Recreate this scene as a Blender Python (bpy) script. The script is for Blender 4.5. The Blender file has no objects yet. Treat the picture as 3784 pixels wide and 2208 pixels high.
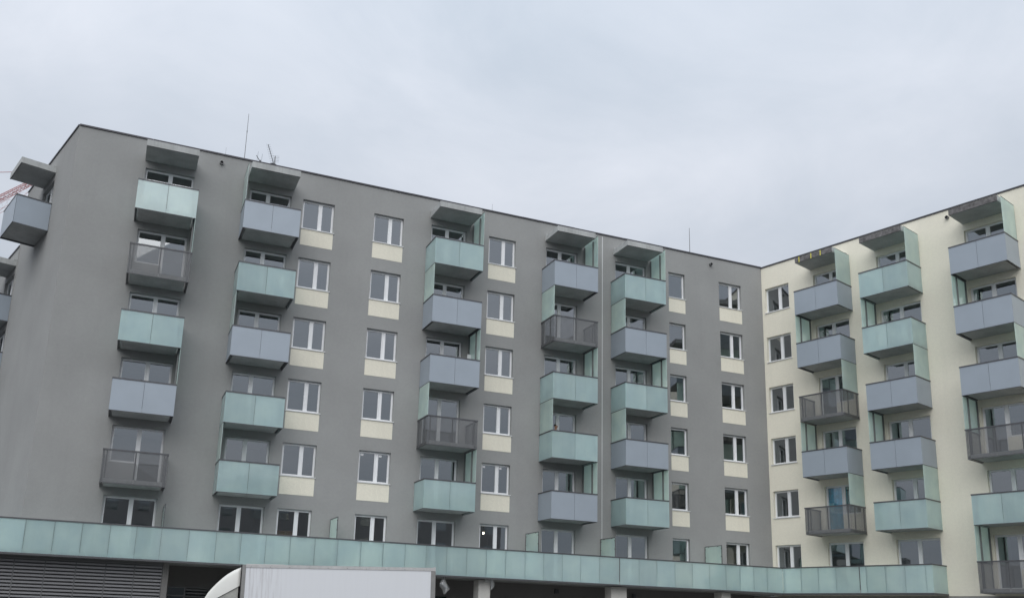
import bpy, math, random
from mathutils import Vector, Matrix

random.seed(7)
S = bpy.context.scene
COL = S.collection
R = math.radians

# ------------------------------------------------------------------ camera
BETA = 1.2724                       # turn of the cream wing against the grey front
CAM = Vector((9.0029, -39.6751, 1.6206))
right = Vector((0.92617224, -0.37563755, 0.0331877))
up = Vector((-0.11676795, -0.20199116, 0.97240157))
fwd = Vector((0.35856692, 0.9044866, 0.23094103))
cd = bpy.data.cameras.new('camera')
cd.sensor_fit = 'HORIZONTAL'; cd.sensor_width = 36.0
cd.lens = 3356.06 / 3784 * 36.0
cd.shift_x = 122.445 / 3784; cd.shift_y = 393.98 / 3784
cd.clip_start = 0.1; cd.clip_end = 2000
cam = bpy.data.objects.new('camera', cd)
cam.matrix_world = Matrix(((right.x, up.x, -fwd.x, CAM.x), (right.y, up.y, -fwd.y, CAM.y),
                           (right.z, up.z, -fwd.z, CAM.z), (0, 0, 0, 1)))
COL.objects.link(cam); S.camera = cam

# ------------------------------------------------------------------ overcast sky
SKYSEED = 10.11
SUN_EL, SUN_AZ = R(48), R(212)      # azimuth clockwise from +Y
W = bpy.data.worlds.new('World'); S.world = W; W.use_nodes = True
nt = W.node_tree; nt.nodes.clear(); N = nt.nodes.new; L = nt.links.new
def wm(op, a, b=None, clamp=False):
    m = N('ShaderNodeMath'); m.operation = op; m.use_clamp = clamp
    for i, v in enumerate((a, b)):
        if v is None: continue
        if isinstance(v, (int, float)): m.inputs[i].default_value = v
        else: L(v, m.inputs[i])
    return m.outputs[0]
tc = N('ShaderNodeTexCoord'); sp = N('ShaderNodeSeparateXYZ'); L(tc.outputs['Generated'], sp.inputs[0])
z = wm('MAXIMUM', sp.outputs[2], 0.0)
den = wm('ADD', z, 0.22)
cmb = N('ShaderNodeCombineXYZ'); cmb.inputs[2].default_value = SKYSEED
L(wm('DIVIDE', sp.outputs[0], den), cmb.inputs[0]); L(wm('DIVIDE', sp.outputs[1], den), cmb.inputs[1])
def wnoise(scale, detail, rough, dist=0.0):
    n = N('ShaderNodeTexNoise'); n.inputs['Scale'].default_value = scale; n.inputs['Detail'].default_value = detail
    n.inputs['Roughness'].default_value = rough; n.inputs['Distortion'].default_value = dist
    L(cmb.outputs[0], n.inputs['Vector']); return n.outputs['Fac']
mix = wm('ADD', wm('MULTIPLY', wnoise(1.0, 5, .5, .35), .68), wm('MULTIPLY', wnoise(3.1, 7, .6, .6), .32))
rp = N('ShaderNodeValToRGB'); L(mix, rp.inputs[0])
rp.color_ramp.elements[0].position = .34; rp.color_ramp.elements[0].color = (0.508, 0.571, 0.655, 1)
rp.color_ramp.elements[1].position = .66; rp.color_ramp.elements[1].color = (0.745, 0.78, 0.855, 1)
cie = wm('ADD', wm('MULTIPLY', z, .92), .445)          # overcast dome, brighter towards the zenith
cl = N('ShaderNodeVectorMath'); cl.operation = 'SCALE'; L(rp.outputs[0], cl.inputs[0]); L(cie, cl.inputs['Scale'])
sky = N('ShaderNodeTexSky'); sky.sky_type = 'NISHITA'; sky.sun_disc = False
sky.sun_elevation = SUN_EL; sky.sun_rotation = SUN_AZ
sky.air_density = 1.0; sky.dust_density = 2.0
bg1 = N('ShaderNodeBackground'); L(sky.outputs[0], bg1.inputs[0]); bg1.inputs[1].default_value = .06
bg2 = N('ShaderNodeBackground'); L(cl.outputs[0], bg2.inputs[0]); bg2.inputs[1].default_value = 1.0
ms = N('ShaderNodeMixShader'); ms.inputs[0].default_value = .93
L(bg1.outputs[0], ms.inputs[1]); L(bg2.outputs[0], ms.inputs[2])
wo = N('ShaderNodeOutputWorld'); L(ms.outputs[0], wo.inputs[0])

sd = bpy.data.lights.new('sun', 'SUN'); sd.energy = 1.5; sd.angle = R(75); sd.color = (1.0, .975, .94)
sun = bpy.data.objects.new('sun', sd); COL.objects.link(sun)
sdir = Vector((math.sin(SUN_AZ) * math.cos(SUN_EL), math.cos(SUN_AZ) * math.cos(SUN_EL), math.sin(SUN_EL)))
sun.rotation_euler = sdir.to_track_quat('Z', 'Y').to_euler(); sun.location = (0, -30, 60)

S.view_settings.view_transform = 'Standard'; S.view_settings.look = 'None'
S.view_settings.exposure = 0.34; S.view_settings.gamma = 1.0; S.view_settings.use_curve_mapping = False
S.render.engine = 'CYCLES'
S.cycles.max_bounces = 8; S.cycles.transparent_max_bounces = 16
S.render.resolution_x = 1024; S.render.resolution_y = 597

# ------------------------------------------------------------------ materials
def new_mat(name):
    m = bpy.data.materials.new(name); m.use_nodes = True
    t = m.node_tree; t.nodes.clear()
    return m, t, t.nodes.new('ShaderNodeOutputMaterial')
def node(t, kind, **kw):
    n = t.nodes.new(kind)
    for k, v in kw.items(): n.inputs[k.replace('_', ' ')].default_value = v
    return n
def coord(t, scale=(1, 1, 1), rnd=False):
    tc = t.nodes.new('ShaderNodeTexCoord'); mp = t.nodes.new('ShaderNodeMapping')
    mp.inputs['Scale'].default_value = scale
    t.links.new(tc.outputs['Object'], mp.inputs['Vector'])
    if rnd:
        oi = t.nodes.new('ShaderNodeObjectInfo'); mu = t.nodes.new('ShaderNodeVectorMath'); mu.operation = 'SCALE'
        cb = t.nodes.new('ShaderNodeCombineXYZ')
        for i in range(3): t.links.new(oi.outputs['Random'], cb.inputs[i])
        t.links.new(cb.outputs[0], mu.inputs[0]); mu.inputs['Scale'].default_value = 37.0
        ad = t.nodes.new('ShaderNodeVectorMath'); ad.operation = 'ADD'
        t.links.new(mp.outputs[0], ad.inputs[0]); t.links.new(mu.outputs[0], ad.inputs[1])
        return ad.outputs[0]
    return mp.outputs[0]
def noise(t, vec, scale, detail=4, rough=.55):
    n = node(t, 'ShaderNodeTexNoise', Scale=scale, Detail=detail, Roughness=rough); t.links.new(vec, n.inputs['Vector'])
    return n.outputs['Fac']
def ramp(t, fac, stops):
    r = t.nodes.new('ShaderNodeValToRGB'); t.links.new(fac, r.inputs[0])
    e = r.color_ramp.elements
    while len(e) < len(stops): e.new(.5)
    for i, (p, c) in enumerate(stops):
        e[i].position = p; e[i].color = (*c, 1) if len(c) == 3 else c
    return r.outputs[0]
def mul(c, k): return tuple(x * k for x in c)
def mixc(t, a, b, fac, mode='MIX'):
    m = t.nodes.new('ShaderNodeMix'); m.data_type = 'RGBA'; m.blend_type = mode
    if isinstance(fac, (int, float)): m.inputs[0].default_value = fac
    else: t.links.new(fac, m.inputs[0])
    for i, v in ((6, a), (7, b)):
        if isinstance(v, tuple): m.inputs[i].default_value = (*v, 1)
        else: t.links.new(v, m.inputs[i])
    return m.outputs[2]
def bump(t, h, strength, dist=.01):
    b = node(t, 'ShaderNodeBump', Strength=strength, Distance=dist); t.links.new(h, b.inputs['Height']); return b.outputs[0]

def plain(name, col, rough=.6, spec=.5, metal=0.0, var=.12, vscale=3.0, grain=0.0, gscale=120, rnd=True, streak=0.0):
    m, t, o = new_mat(name)
    p = node(t, 'ShaderNodeBsdfPrincipled', Roughness=rough, Metallic=metal); p.inputs['Specular IOR Level'].default_value = spec
    v = coord(t, rnd=rnd)
    c = ramp(t, noise(t, v, vscale, 5), [(.25, mul(col, 1 - var)), (.75, mul(col, 1 + var))])
    if streak:
        vs = coord(t, (5.0, 5.0, .22), rnd=rnd)
        c = mixc(t, c, mul(col, .62), ramp(t, noise(t, vs, 2.2, 6, .6), [(.5, (0, 0, 0)), (.78, (streak,) * 3)]))
    if grain:
        g = noise(t, coord(t, rnd=False), gscale, 3, .7)
        c = mixc(t, c, ramp(t, g, [(.3, (1 - grain,) * 3), (.7, (1 + grain,) * 3)]), 1.0, 'MULTIPLY')
        t.links.new(bump(t, g, .25, .004), p.inputs['Normal'])
    t.links.new(c, p.inputs['Base Color']); t.links.new(p.outputs[0], o.inputs[0])
    return m

def stucco(name, col, blotch=.06, tint=None):
    m, t, o = new_mat(name)
    p = node(t, 'ShaderNodeBsdfPrincipled', Roughness=.9); p.inputs['Specular IOR Level'].default_value = .2
    v = coord(t)
    big = noise(t, v, .28, 5, .6)
    c = ramp(t, big, [(.3, mul(col, 1 - blotch)), (.72, tuple(a * (1 + blotch) * b for a, b in zip(col, tint or (1, 1, 1))))])
    vs = coord(t, (1.2, 1.2, .10))
    st = noise(t, vs, 1.4, 6, .62)
    c = mixc(t, c, mul(col, .86), ramp(t, st, [(.52, (0, 0, 0)), (.8, (.4,) * 3)]))
    mid = noise(t, v, 7.5, 4, .7)
    c = mixc(t, c, ramp(t, mid, [(.3, (.965, .965, .967)), (.7, (1.03, 1.03, 1.028))]), 1.0, 'MULTIPLY')
    fine = noise(t, v, 46, 4, .75)
    c = mixc(t, c, ramp(t, fine, [(.28, (.86,) * 3), (.72, (1.12,) * 3)]), 1.0, 'MULTIPLY')
    t.links.new(bump(t, fine, .5, .012), p.inputs['Normal'])
    t.links.new(c, p.inputs['Base Color']); t.links.new(p.outputs[0], o.inputs[0])
    return m

def outer_fresnel(t, ior):
    # reflection at the face where a ray enters the pane; none where it leaves it (there the node would report total reflection)
    fr = node(t, 'ShaderNodeFresnel', IOR=ior); ge = t.nodes.new('ShaderNodeNewGeometry')
    iv = t.nodes.new('ShaderNodeMath'); iv.operation = 'SUBTRACT'; iv.inputs[0].default_value = 1.0; t.links.new(ge.outputs['Backfacing'], iv.inputs[1])
    mu = t.nodes.new('ShaderNodeMath'); mu.operation = 'MULTIPLY'; t.links.new(fr.outputs[0], mu.inputs[0]); t.links.new(iv.outputs[0], mu.inputs[1])
    return mu.outputs[0]

def frosted(name, col, trans=.35, ior=1.5, see=.42):
    m, t, o = new_mat(name)
    v = coord(t, rnd=True)
    oi = t.nodes.new('ShaderNodeObjectInfo')
    base = mixc(t, mul(col, .90), mul(col, 1.05), oi.outputs['Random'])
    base = mixc(t, base, ramp(t, noise(t, v, 1.3, 4), [(.3, (.90, .93, .94)), (.7, (1.07, 1.06, 1.03))]), 1.0, 'MULTIPLY')
    vs = coord(t, (6, 6, .5), rnd=True)
    base = mixc(t, base, ramp(t, noise(t, vs, 1.6, 5, .6), [(.5, (1, 1, 1)), (.85, (.93, .95, .94))]), 1.0, 'MULTIPLY')
    df = t.nodes.new('ShaderNodeBsdfDiffuse'); tr = t.nodes.new('ShaderNodeBsdfTranslucent')
    t.links.new(base, df.inputs[0]); t.links.new(base, tr.inputs[0])
    m1 = t.nodes.new('ShaderNodeMixShader'); m1.inputs[0].default_value = trans
    t.links.new(df.outputs[0], m1.inputs[1]); t.links.new(tr.outputs[0], m1.inputs[2])
    rf = node(t, 'ShaderNodeBsdfRefraction', Roughness=.32, IOR=1.03); rf.inputs[0].default_value = (.86, .97, .95, 1)
    m0 = t.nodes.new('ShaderNodeMixShader'); m0.inputs[0].default_value = see
    t.links.new(m1.outputs[0], m0.inputs[1]); t.links.new(rf.outputs[0], m0.inputs[2]); m1 = m0
    gl = node(t, 'ShaderNodeBsdfGlossy', Roughness=.05); gl.inputs[0].default_value = (.95, 1, 1, 1)
    m2 = t.nodes.new('ShaderNodeMixShader'); t.links.new(outer_fresnel(t, ior), m2.inputs[0])
    t.links.new(m1.outputs[0], m2.inputs[1]); t.links.new(gl.outputs[0], m2.inputs[2]); t.links.new(m2.outputs[0], o.inputs[0])
    return m

def window_glass(name, ior=1.75, tint=(.94, .97, .97)):
    m, t, o = new_mat(name)
    tr = t.nodes.new('ShaderNodeBsdfTransparent'); tr.inputs[0].default_value = (*tint, 1)
    gl = node(t, 'ShaderNodeBsdfGlossy', Roughness=.012); gl.inputs[0].default_value = (.93, .97, 1, 1)
    nb = bump(t, noise(t, coord(t, rnd=True), .9, 2, .4), .02, .04); t.links.new(nb, gl.inputs['Normal'])
    mx = t.nodes.new('ShaderNodeMixShader'); t.links.new(outer_fresnel(t, ior), mx.inputs[0])
    t.links.new(tr.outputs[0], mx.inputs[1]); t.links.new(gl.outputs[0], mx.inputs[2]); t.links.new(mx.outputs[0], o.inputs[0])
    return m

def perforated(name, col, open_=.36):
    # staggered round holes punched through the sheet
    m, t, o = new_mat(name)
    p = node(t, 'ShaderNodeBsdfPrincipled', Roughness=.5, Metallic=.2); p.inputs['Base Color'].default_value = (*col, 1)
    tr = t.nodes.new('ShaderNodeBsdfTransparent')
    mx = t.nodes.new('ShaderNodeMixShader')
    vo = node(t, 'ShaderNodeTexVoronoi', Scale=62.0, Randomness=0.0); t.links.new(coord(t), vo.inputs['Vector'])
    lt = t.nodes.new('ShaderNodeMath'); lt.operation = 'LESS_THAN'; lt.inputs[1].default_value = .36
    t.links.new(vo.outputs['Distance'], lt.inputs[0])
    av = t.nodes.new('ShaderNodeMath'); av.operation = 'MULTIPLY_ADD'; av.inputs[1].default_value = .25; av.inputs[2].default_value = open_ - .10
    t.links.new(lt.outputs[0], av.inputs[0])
    t.links.new(av.outputs[0], mx.inputs[0]); t.links.new(p.outputs[0], mx.inputs[1]); t.links.new(tr.outputs[0], mx.inputs[2])
    t.links.new(mx.outputs[0], o.inputs[0])
    return m

def thin_plastic(name):
    m, t, o = new_mat(name)
    df = node(t, 'ShaderNodeBsdfTranslucent'); df.inputs[0].default_value = (.75, .78, .78, 1)
    tr = t.nodes.new('ShaderNodeBsdfTransparent'); gl = node(t, 'ShaderNodeBsdfGlossy', Roughness=.22)
    d2 = node(t, 'ShaderNodeBsdfDiffuse'); d2.inputs[0].default_value = (.7, .73, .73, 1)
    a = t.nodes.new('ShaderNodeMixShader'); a.inputs[0].default_value = .5; t.links.new(df.outputs[0], a.inputs[1]); t.links.new(d2.outputs[0], a.inputs[2])
    b = t.nodes.new('ShaderNodeMixShader'); b.inputs[0].default_value = .45; t.links.new(tr.outputs[0], b.inputs[1]); t.links.new(a.outputs[0], b.inputs[2])
    c = t.nodes.new('ShaderNodeMixShader'); c.inputs[0].default_value = .28; t.links.new(b.outputs[0], c.inputs[1]); t.links.new(gl.outputs[0], c.inputs[2])
    t.links.new(c.outputs[0], o.inputs[0]); return m

def emitter(name, col, s):
    m, t, o = new_mat(name); e = t.nodes.new('ShaderNodeEmission'); e.inputs[0].default_value = (*col, 1); e.inputs[1].default_value = s
    t.links.new(e.outputs[0], o.inputs[0]); return m

GREY = (.338, .342, .337); CREAM = (.88, .843, .715)
M = dict(
    grey=stucco('grey_render', GREY, .085, (1.0, 1.0, 1.0)),
    cream=stucco('cream_render', CREAM, .035),
    panelcream=stucco('cream_panel_render', mul(CREAM, .96), .03),
    plinth=stucco('plinth_render', (.36, .355, .34), .05),
    darkwall=stucco('dark_ground_floor_render', (.20, .195, .19), .05),
    pillar=stucco('pillar_render', (.62, .61, .575), .05),
    white=plain('white_pvc', (.86, .87, .88), .35, var=.03),
    sill=plain('pale_sill_metal', (.70, .71, .71), .4, var=.05),
    glass=window_glass('window_glass', 3.3),
    shopglass=window_glass('shop_glass', 1.5, (.45, .62, .58)),
    frost=frosted('frosted_glass', (.695, .835, .845), .44, 1.9, .34),
    frost2=frosted('frosted_screen_glass', (.84, .95, .915), .60, 1.6, .12),
    blue=plain('blue_grey_sheet', (.36, .41, .465), .42, .45, .15, .05, .9, .05, 260),
    perf=perforated('perforated_sheet', (.19, .197, .205), .70),
    metal=plain('dark_grey_metal', (.11, .112, .12), .45, .5, .4, .1),
    midmetal=plain('mid_grey_metal', (.17, .172, .175), .45, .5, .4, .08),
    coping=plain('coping_metal', (.07, .068, .078), .5, .5, .3, .1),
    concrete=plain('cast_concrete', (.46, .475, .47), .85, .2, 0, .18, 1.6, .12, 60, streak=.5),
    concretedark=plain('weathered_concrete_edge', (.17, .165, .165), .85, .2, 0, .55, 7.0, .2, 40),
    room=plain('room_plaster', (.34, .355, .355), .9, .1, 0, .04),
    louvre=plain('louvre_metal', (.29, .29, .30), .4, .5, .4, .05),
    black=plain('black_rubber', (.012, .012, .014), .7, .3, 0, .1),
    ground=plain('asphalt', (.05, .05, .052), .9, .3, 0, .2, .6, .3, 90),
    paving=plain('concrete_paving', (.26, .255, .245), .9, .2, 0, .12, .7, .15, 60),
    opp=stucco('opposite_house_render', (.34, .33, .32), .06),
    roofing=plain('roof_felt', (.10, .10, .10), .9, .2),
    red=plain('crane_red_paint', (.36, .10, .085), .5, .4, 0, .15),
    plastic=thin_plastic('thin_plastic_bag'),
    lampwhite=plain('lamp_housing', (.55, .55, .53), .5),
    tape=plain('yellow_tape', (.75, .68, .12), .5, .4, 0, .08),
    tarp=plain('blue_tarp', (.03, .44, .66), .45, .4, 0, .35, 5.0),
    bulb=emitter('lit_bulb', (1.0, .88, .66), 14.0),
    warm=plain('brown_board', (.16, .085, .035), .8, .2, 0, .2),
)

# ------------------------------------------------------------------ mesh and object helpers
class MB:
    def __init__(s): s.v = []; s.f = []
    def quad(s, a, b, c, d):
        i = len(s.v); s.v += [a, b, c, d]; s.f.append((i, i + 1, i + 2, i + 3))
    def box(s, x0, x1, y0, y1, z0, z1):
        i = len(s.v)
        s.v += [(x0, y0, z0), (x1, y0, z0), (x1, y1, z0), (x0, y1, z0), (x0, y0, z1), (x1, y0, z1), (x1, y1, z1), (x0, y1, z1)]
        s.f += [tuple(i + k for k in q) for q in ((0, 3, 2, 1), (4, 5, 6, 7), (0, 1, 5, 4), (1, 2, 6, 5), (2, 3, 7, 6), (3, 0, 4, 7))]
        return s
    def prism(s, pts, z0, z1):
        n = len(pts); i = len(s.v)
        s.v += [(p[0], p[1], z0) for p in pts] + [(p[0], p[1], z1) for p in pts]
        s.f.append(tuple(i + k for k in reversed(range(n)))); s.f.append(tuple(i + n + k for k in range(n)))
        for k in range(n):
            j = (k + 1) % n; s.f.append((i + k, i + j, i + n + j, i + n + k))
        return s
    def bar(s, a, b, r, n=5, r2=None):
        a, b = Vector(a), Vector(b); d = (b - a).normalized(); r2 = r if r2 is None else r2
        u = d.cross(Vector((0, 0, 1)) if abs(d.z) < .95 else Vector((1, 0, 0))).normalized(); w = d.cross(u)
        i = len(s.v)
        for p, rr in ((a, r), (b, r2)):
            for k in range(n):
                t = 2 * math.pi * k / n; s.v.append(tuple(p + u * rr * math.cos(t) + w * rr * math.sin(t)))
        for k in range(n):
            j = (k + 1) % n; s.f.append((i + k, i + j, i + n + j, i + n + k))
        s.f.append(tuple(i + k for k in reversed(range(n)))); s.f.append(tuple(i + n + k for k in range(n)))
        return s
    def mesh(s, name, mat, smooth=False):
        me = bpy.data.meshes.new(name); me.from_pydata(s.v, [], s.f); me.update()
        if mat: me.materials.append(M[mat] if isinstance(mat, str) else mat)
        if smooth: me.polygons.foreach_set('use_smooth', [True] * len(me.polygons))
        return me
CACHE = {}
def cached(key, fn):
    if key not in CACHE: CACHE[key] = fn()
    return CACHE[key]
def put(name, me, parent=None, loc=(0, 0, 0), rz=0.0, bev=0.0):
    o = bpy.data.objects.new(name, me); COL.objects.link(o)
    o.location = loc; o.rotation_euler = (0, 0, rz)
    if parent: o.parent = parent
    return o
def thing(name, label, cat, loc=(0, 0, 0), rz=0.0, group=None):
    o = bpy.data.objects.new(name, None); COL.objects.link(o); o.empty_display_size = .3
    o.location = loc; o.rotation_euler = (0, 0, rz); return tag(o, label, cat, group)
def tag(o, label, cat, group=None):
    o['label'] = label; o['category'] = cat
    if group: o['group'] = group
    return o
def structure(o): o['kind'] = 'structure'; return o

# ------------------------------------------------------------------ facades: local u along the wall, -y outwards
H = 2.9
XC, XB = 5.684, 41.926
ZT = 6.109 - H                       # window head of storey k: ZT + k*H
ZB = 3.535 - H                       # railing foot of storey k
ZROOF = 21.95
def head(k): return ZT + k * H
def foot(k): return ZB + k * H
class Facade:
    def __init__(s, ox, oy, rz, root):
        s.o = Vector((ox, oy, 0)); s.rz = rz; s.root = root
        s.u = Vector((math.cos(rz), math.sin(rz), 0)); s.n = Vector((math.sin(rz), -math.cos(rz), 0))
    def at(s, u, z, d=0.0): return s.o + s.u * u + s.n * d + Vector((0, 0, z))
    def put(s, name, me, u, z, d=0.0):
        return put(name, me, s.root, s.at(u, z, d) - s.root.location, s.rz)

grey_b = thing('apartment_building', 'grey rendered apartment block with cream panels under its windows', 'building', (22, 4, 0), group='apartment blocks around the yard')
cream_b = thing('apartment_building', 'cream rendered apartment block joining the grey block at the right', 'building', (48, -6, 0), group='apartment blocks around the yard')
FA = Facade(0, 0, 0, grey_b); FC = Facade(XC, 0, -BETA, grey_b); FB = Facade(XB, 0, -BETA, cream_b)

def wall_mesh(u0, u1, z0, z1, holes, thick=.30, name='wall', mat='grey'):
    us = sorted({u0, u1, *[h[0] for h in holes], *[h[1] for h in holes]}); zs = sorted({z0, z1, *[h[2] for h in holes], *[h[3] for h in holes]})
    mb = MB()
    def solid(i, j):
        if i < 0 or j < 0 or i >= len(us) - 1 or j >= len(zs) - 1: return None
        cu, cz = (us[i] + us[i + 1]) / 2, (zs[j] + zs[j + 1]) / 2
        return not any(h[0] < cu < h[1] and h[2] < cz < h[3] for h in holes)
    for i in range(len(us) - 1):
        for j in range(len(zs) - 1):
            a, b, c, d = us[i], us[i + 1], zs[j], zs[j + 1]
            if solid(i, j):
                mb.quad((a, 0, c), (b, 0, c), (b, 0, d), (a, 0, d)); mb.quad((b, thick, c), (a, thick, c), (a, thick, d), (b, thick, d))
            else:
                if solid(i - 1, j): mb.quad((a, 0, c), (a, thick, c), (a, thick, d), (a, 0, d))
                if solid(i + 1, j): mb.quad((b, 0, d), (b, thick, d), (b, thick, c), (b, 0, c))
                if solid(i, j - 1): mb.quad((a, 0, c), (b, 0, c), (b, thick, c), (a, thick, c))
                if solid(i, j + 1): mb.quad((a, thick, d), (b, thick, d), (b, 0, d), (a, 0, d))
    return mb.mesh(name, mat)

# windows: frame mesh, panes, sill
REC = .15
def frame_rects(leaves, w, h):
    # leaves: (u0,u1,z0,z1) openings of each leaf inside the whole window of size w*h
    mb = MB()
    for (a, b, c, d) in leaves:
        f = .055
        for (x0, x1, z0, z1) in ((a, a + f, c, d), (b - f, b, c, d), (a + f, b - f, c, c + f), (a + f, b - f, d - f, d)):
            mb.box(x0, x1, REC, REC + .075, z0, z1)
        g = .047                       # sash, a little proud of the fixed frame
        a2, b2, c2, d2 = a + f - .012, b - f + .012, c + f - .012, d - f + .012
        for (x0, x1, z0, z1) in ((a2, a2 + g, c2, d2), (b2 - g, b2, c2, d2), (a2 + g, b2 - g, c2, c2 + g), (a2 + g, b2 - g, d2 - g, d2)):
            mb.box(x0, x1, REC - .014, REC + .06, z0, z1)
    return mb
def add_window(F, u0, u1, z0, z1, split=.57, kind='window', flip=False, low=None, sticker=False):
    """two leaves (or one); for kind 'door' the shorter leaf stops at low above the foot"""
    w, h = u1 - u0, z1 - z0
    key = ('win', round(w, 2), round(h, 2), split, kind, flip, low)
    if split is None: leaves = [(0, w, 0, h)]
    else:
        m = w * split; leaves = [(0, m, 0, h), (m, w, 0, h)]
        if low:
            i = 1 if flip else 0
            a, b, c, d = leaves[i]; leaves[i] = (a, b, low, d)
    fr = cached(key, lambda: frame_rects(leaves, w, h).mesh(kind + '_frame', 'white'))
    o = F.put('window' if kind == 'window' else 'balcony_door', fr, u0, z0)
    for n, (a, b, c, d) in enumerate(leaves):
        pm = cached(key + ('p', n), lambda: MB().box(a + .088, b - .088, REC + .026, REC + .042, c + .088, d - .088).mesh('pane', 'glass'))
        put('pane', pm, o)
        if sticker:
            put('sticker', cached(('stk',), lambda: MB().box(0, .13, REC + .018, REC + .024, -.10, 0).mesh('sticker', 'white')), o, (a + .12, 0, d - .12))
    if kind == 'window':
        sm = cached(('sill', round(w, 2)), lambda: MB().box(-.03, w + .05, -.045, REC - .004, -.032, .004).mesh('sill', 'sill'))
        put('sill', sm, o)
    else:
        sm = cached(('thr', round(w, 2)), lambda: MB().box(0, w, -.02, REC - .004, -.03, .003).mesh('threshold', 'sill'))
        put('threshold', sm, o)
    if kind == 'door':
        hm = cached(('hnd',), lambda: MB().box(0, .025, REC - .05, REC - .015, 0, .13).mesh('handle', 'white'))
        put('handle', hm, o, (w * split - .06, 0, 1.05))
    return o

# balconies
BW, BD, BH = 2.46, 1.47, 1.28
def bal_slab():
    mb = MB(); mb.box(.14, BW - .14, -BD + .024, -.004, .02, .175); return mb.mesh('balcony_slab', 'concrete')
def bal_frame():
    mb = MB()
    for x0, x1 in ((.028, .085), (BW - .085, BW - .028)): mb.box(x0, x1, -BD + .06, -.003, .018, .13)
    mb.box(.09, BW - .09, -BD + .023, -BD + .047, .002, .018)
    for x in (.13, BW / 2 - .025, BW - .18):
        mb.box(x, x + .05, -BD + .024, -BD + .064, .176, BH - .01)
    for x in (.026, BW - .066):
        mb.box(x, x + .04, -.16, -.11, .131, BH - .01); mb.box(x, x + .04, -1.02, -.97, .131, BH - .01)
    return mb.mesh('railing_frame', 'metal')
def bal_handrail():
    mb = MB(); t = .058
    mb.box(-.012, BW + .012, -BD - .012, -BD + .05, BH, BH + t)
    for x in (-.012, BW - .05): mb.box(x, x + .062, -BD + .051, -.003, BH, BH + t)
    return mb.mesh('handrail', 'metal')
def bal_trim():
    mb = MB()
    mb.box(.002, BW - .002, -BD - .004, -BD + .022, -.022, -.002)
    for x in (.0, BW - .024): mb.box(x, x + .024, -BD + .023, -.004, -.022, -.002)
    return mb.mesh('foot_trim', 'metal')
def panel_mesh(w, mat): return MB().box(0, w, -.009, .009, 0, BH - .004).mesh('panel', mat)
def screen_mesh(h):
    return MB().box(-.008, .008, -BD + .012, -.05, 0, h).mesh('privacy_screen', 'frost2')
def screen_post(h, w): return MB().box(-.03, .03, -w / 2, w / 2, 0, h).mesh('screen_post', 'midmetal')
STOREY = {6: 'top', 5: 'second from the top', 4: 'third from the top', 3: 'fourth from the top', 2: 'fifth from the top', 1: 'lowest'}
LOOK = {'g': 'frosted green glass balcony', 'b': 'blue-grey sheet panelled balcony', 'p': 'dark perforated sheet balcony'}
MATP = {'g': 'frost', 'b': 'blue', 'p': 'perf'}
def add_balcony(F, u0, k, typ, screen, where):
    o = F.put('balcony', cached(('slab',), bal_slab), u0, foot(k))
    o['label'] = f'{LOOK[typ]}, {STOREY[k]} in {where}'
    put('railing_frame', cached(('bf',), bal_frame), o); put('handrail', cached(('bh',), bal_handrail), o); put('foot_trim', cached(('bt',), bal_trim), o)
    mt = MATP[typ]
    fw = BW / 2 - .007; sw = BD - .05
    fm = cached(('fp', mt), lambda: panel_mesh(fw, mt)); sm = cached(('spn', mt), lambda: panel_mesh(sw, mt))
    put('front_panel', fm, o, (.001, -BD + .011, .002)); put('front_panel', fm, o, (BW / 2 + .006, -BD + .011, .002))
    put('side_panel', sm, o, (.011, -.02, .002), -math.pi / 2); put('side_panel', sm, o, (BW - .011, -.02, .002), -math.pi / 2)
    if screen:
        top = 3.06 if k == 6 else H - .03
        h = top - (BH + .05)
        x = .011 if screen == 'l' else BW - .011
        sg = -1 if screen == 'l' else 1
        put('privacy_screen', cached(('ps', round(h, 2)), lambda: screen_mesh(h)), o, (x, 0, BH + .05))
        pm = cached(('pp', round(h, 2)), lambda: screen_post(min(h, 1.57), .055))
        for y in (-.13, -BD + .42): put('screen_post', pm, o, (x - sg * .05, y, BH + .047))
        if k == 6: put('screen_cap', cached(('cap',), lambda: MB().box(-.014, .014, -BD + .01, -.05, 0, .02).mesh('screen_cap', 'metal')), o, (x, 0, BH + .051 + h))
    return o
def add_canopy(F, u0, z, mat='concrete', edge=None):
    mb = MB().box(.15, BW - .15, -BD + .0, -.003, 0, .275)
    o = F.put('canopy', cached(('can', mat), lambda: mb.mesh('canopy', mat)), u0, z)
    put('upstand', cached(('ups', mat), lambda: MB().box(.146, BW - .146, -.16, -.004, .278, .34).mesh('upstand', mat)), o)
    put('drip_edge', cached(('drip', mat), lambda: MB().box(.149, BW - .149, -BD - .003, -BD + .04, -.012, -.001).mesh('drip_edge', 'metal')), o)
    if edge: put('edge_face', cached(('edge',), lambda: MB().box(.152, BW - .152, -BD - .006, -BD - .002, .0, .27).mesh('edge_face', edge)), o)
    return o

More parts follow.
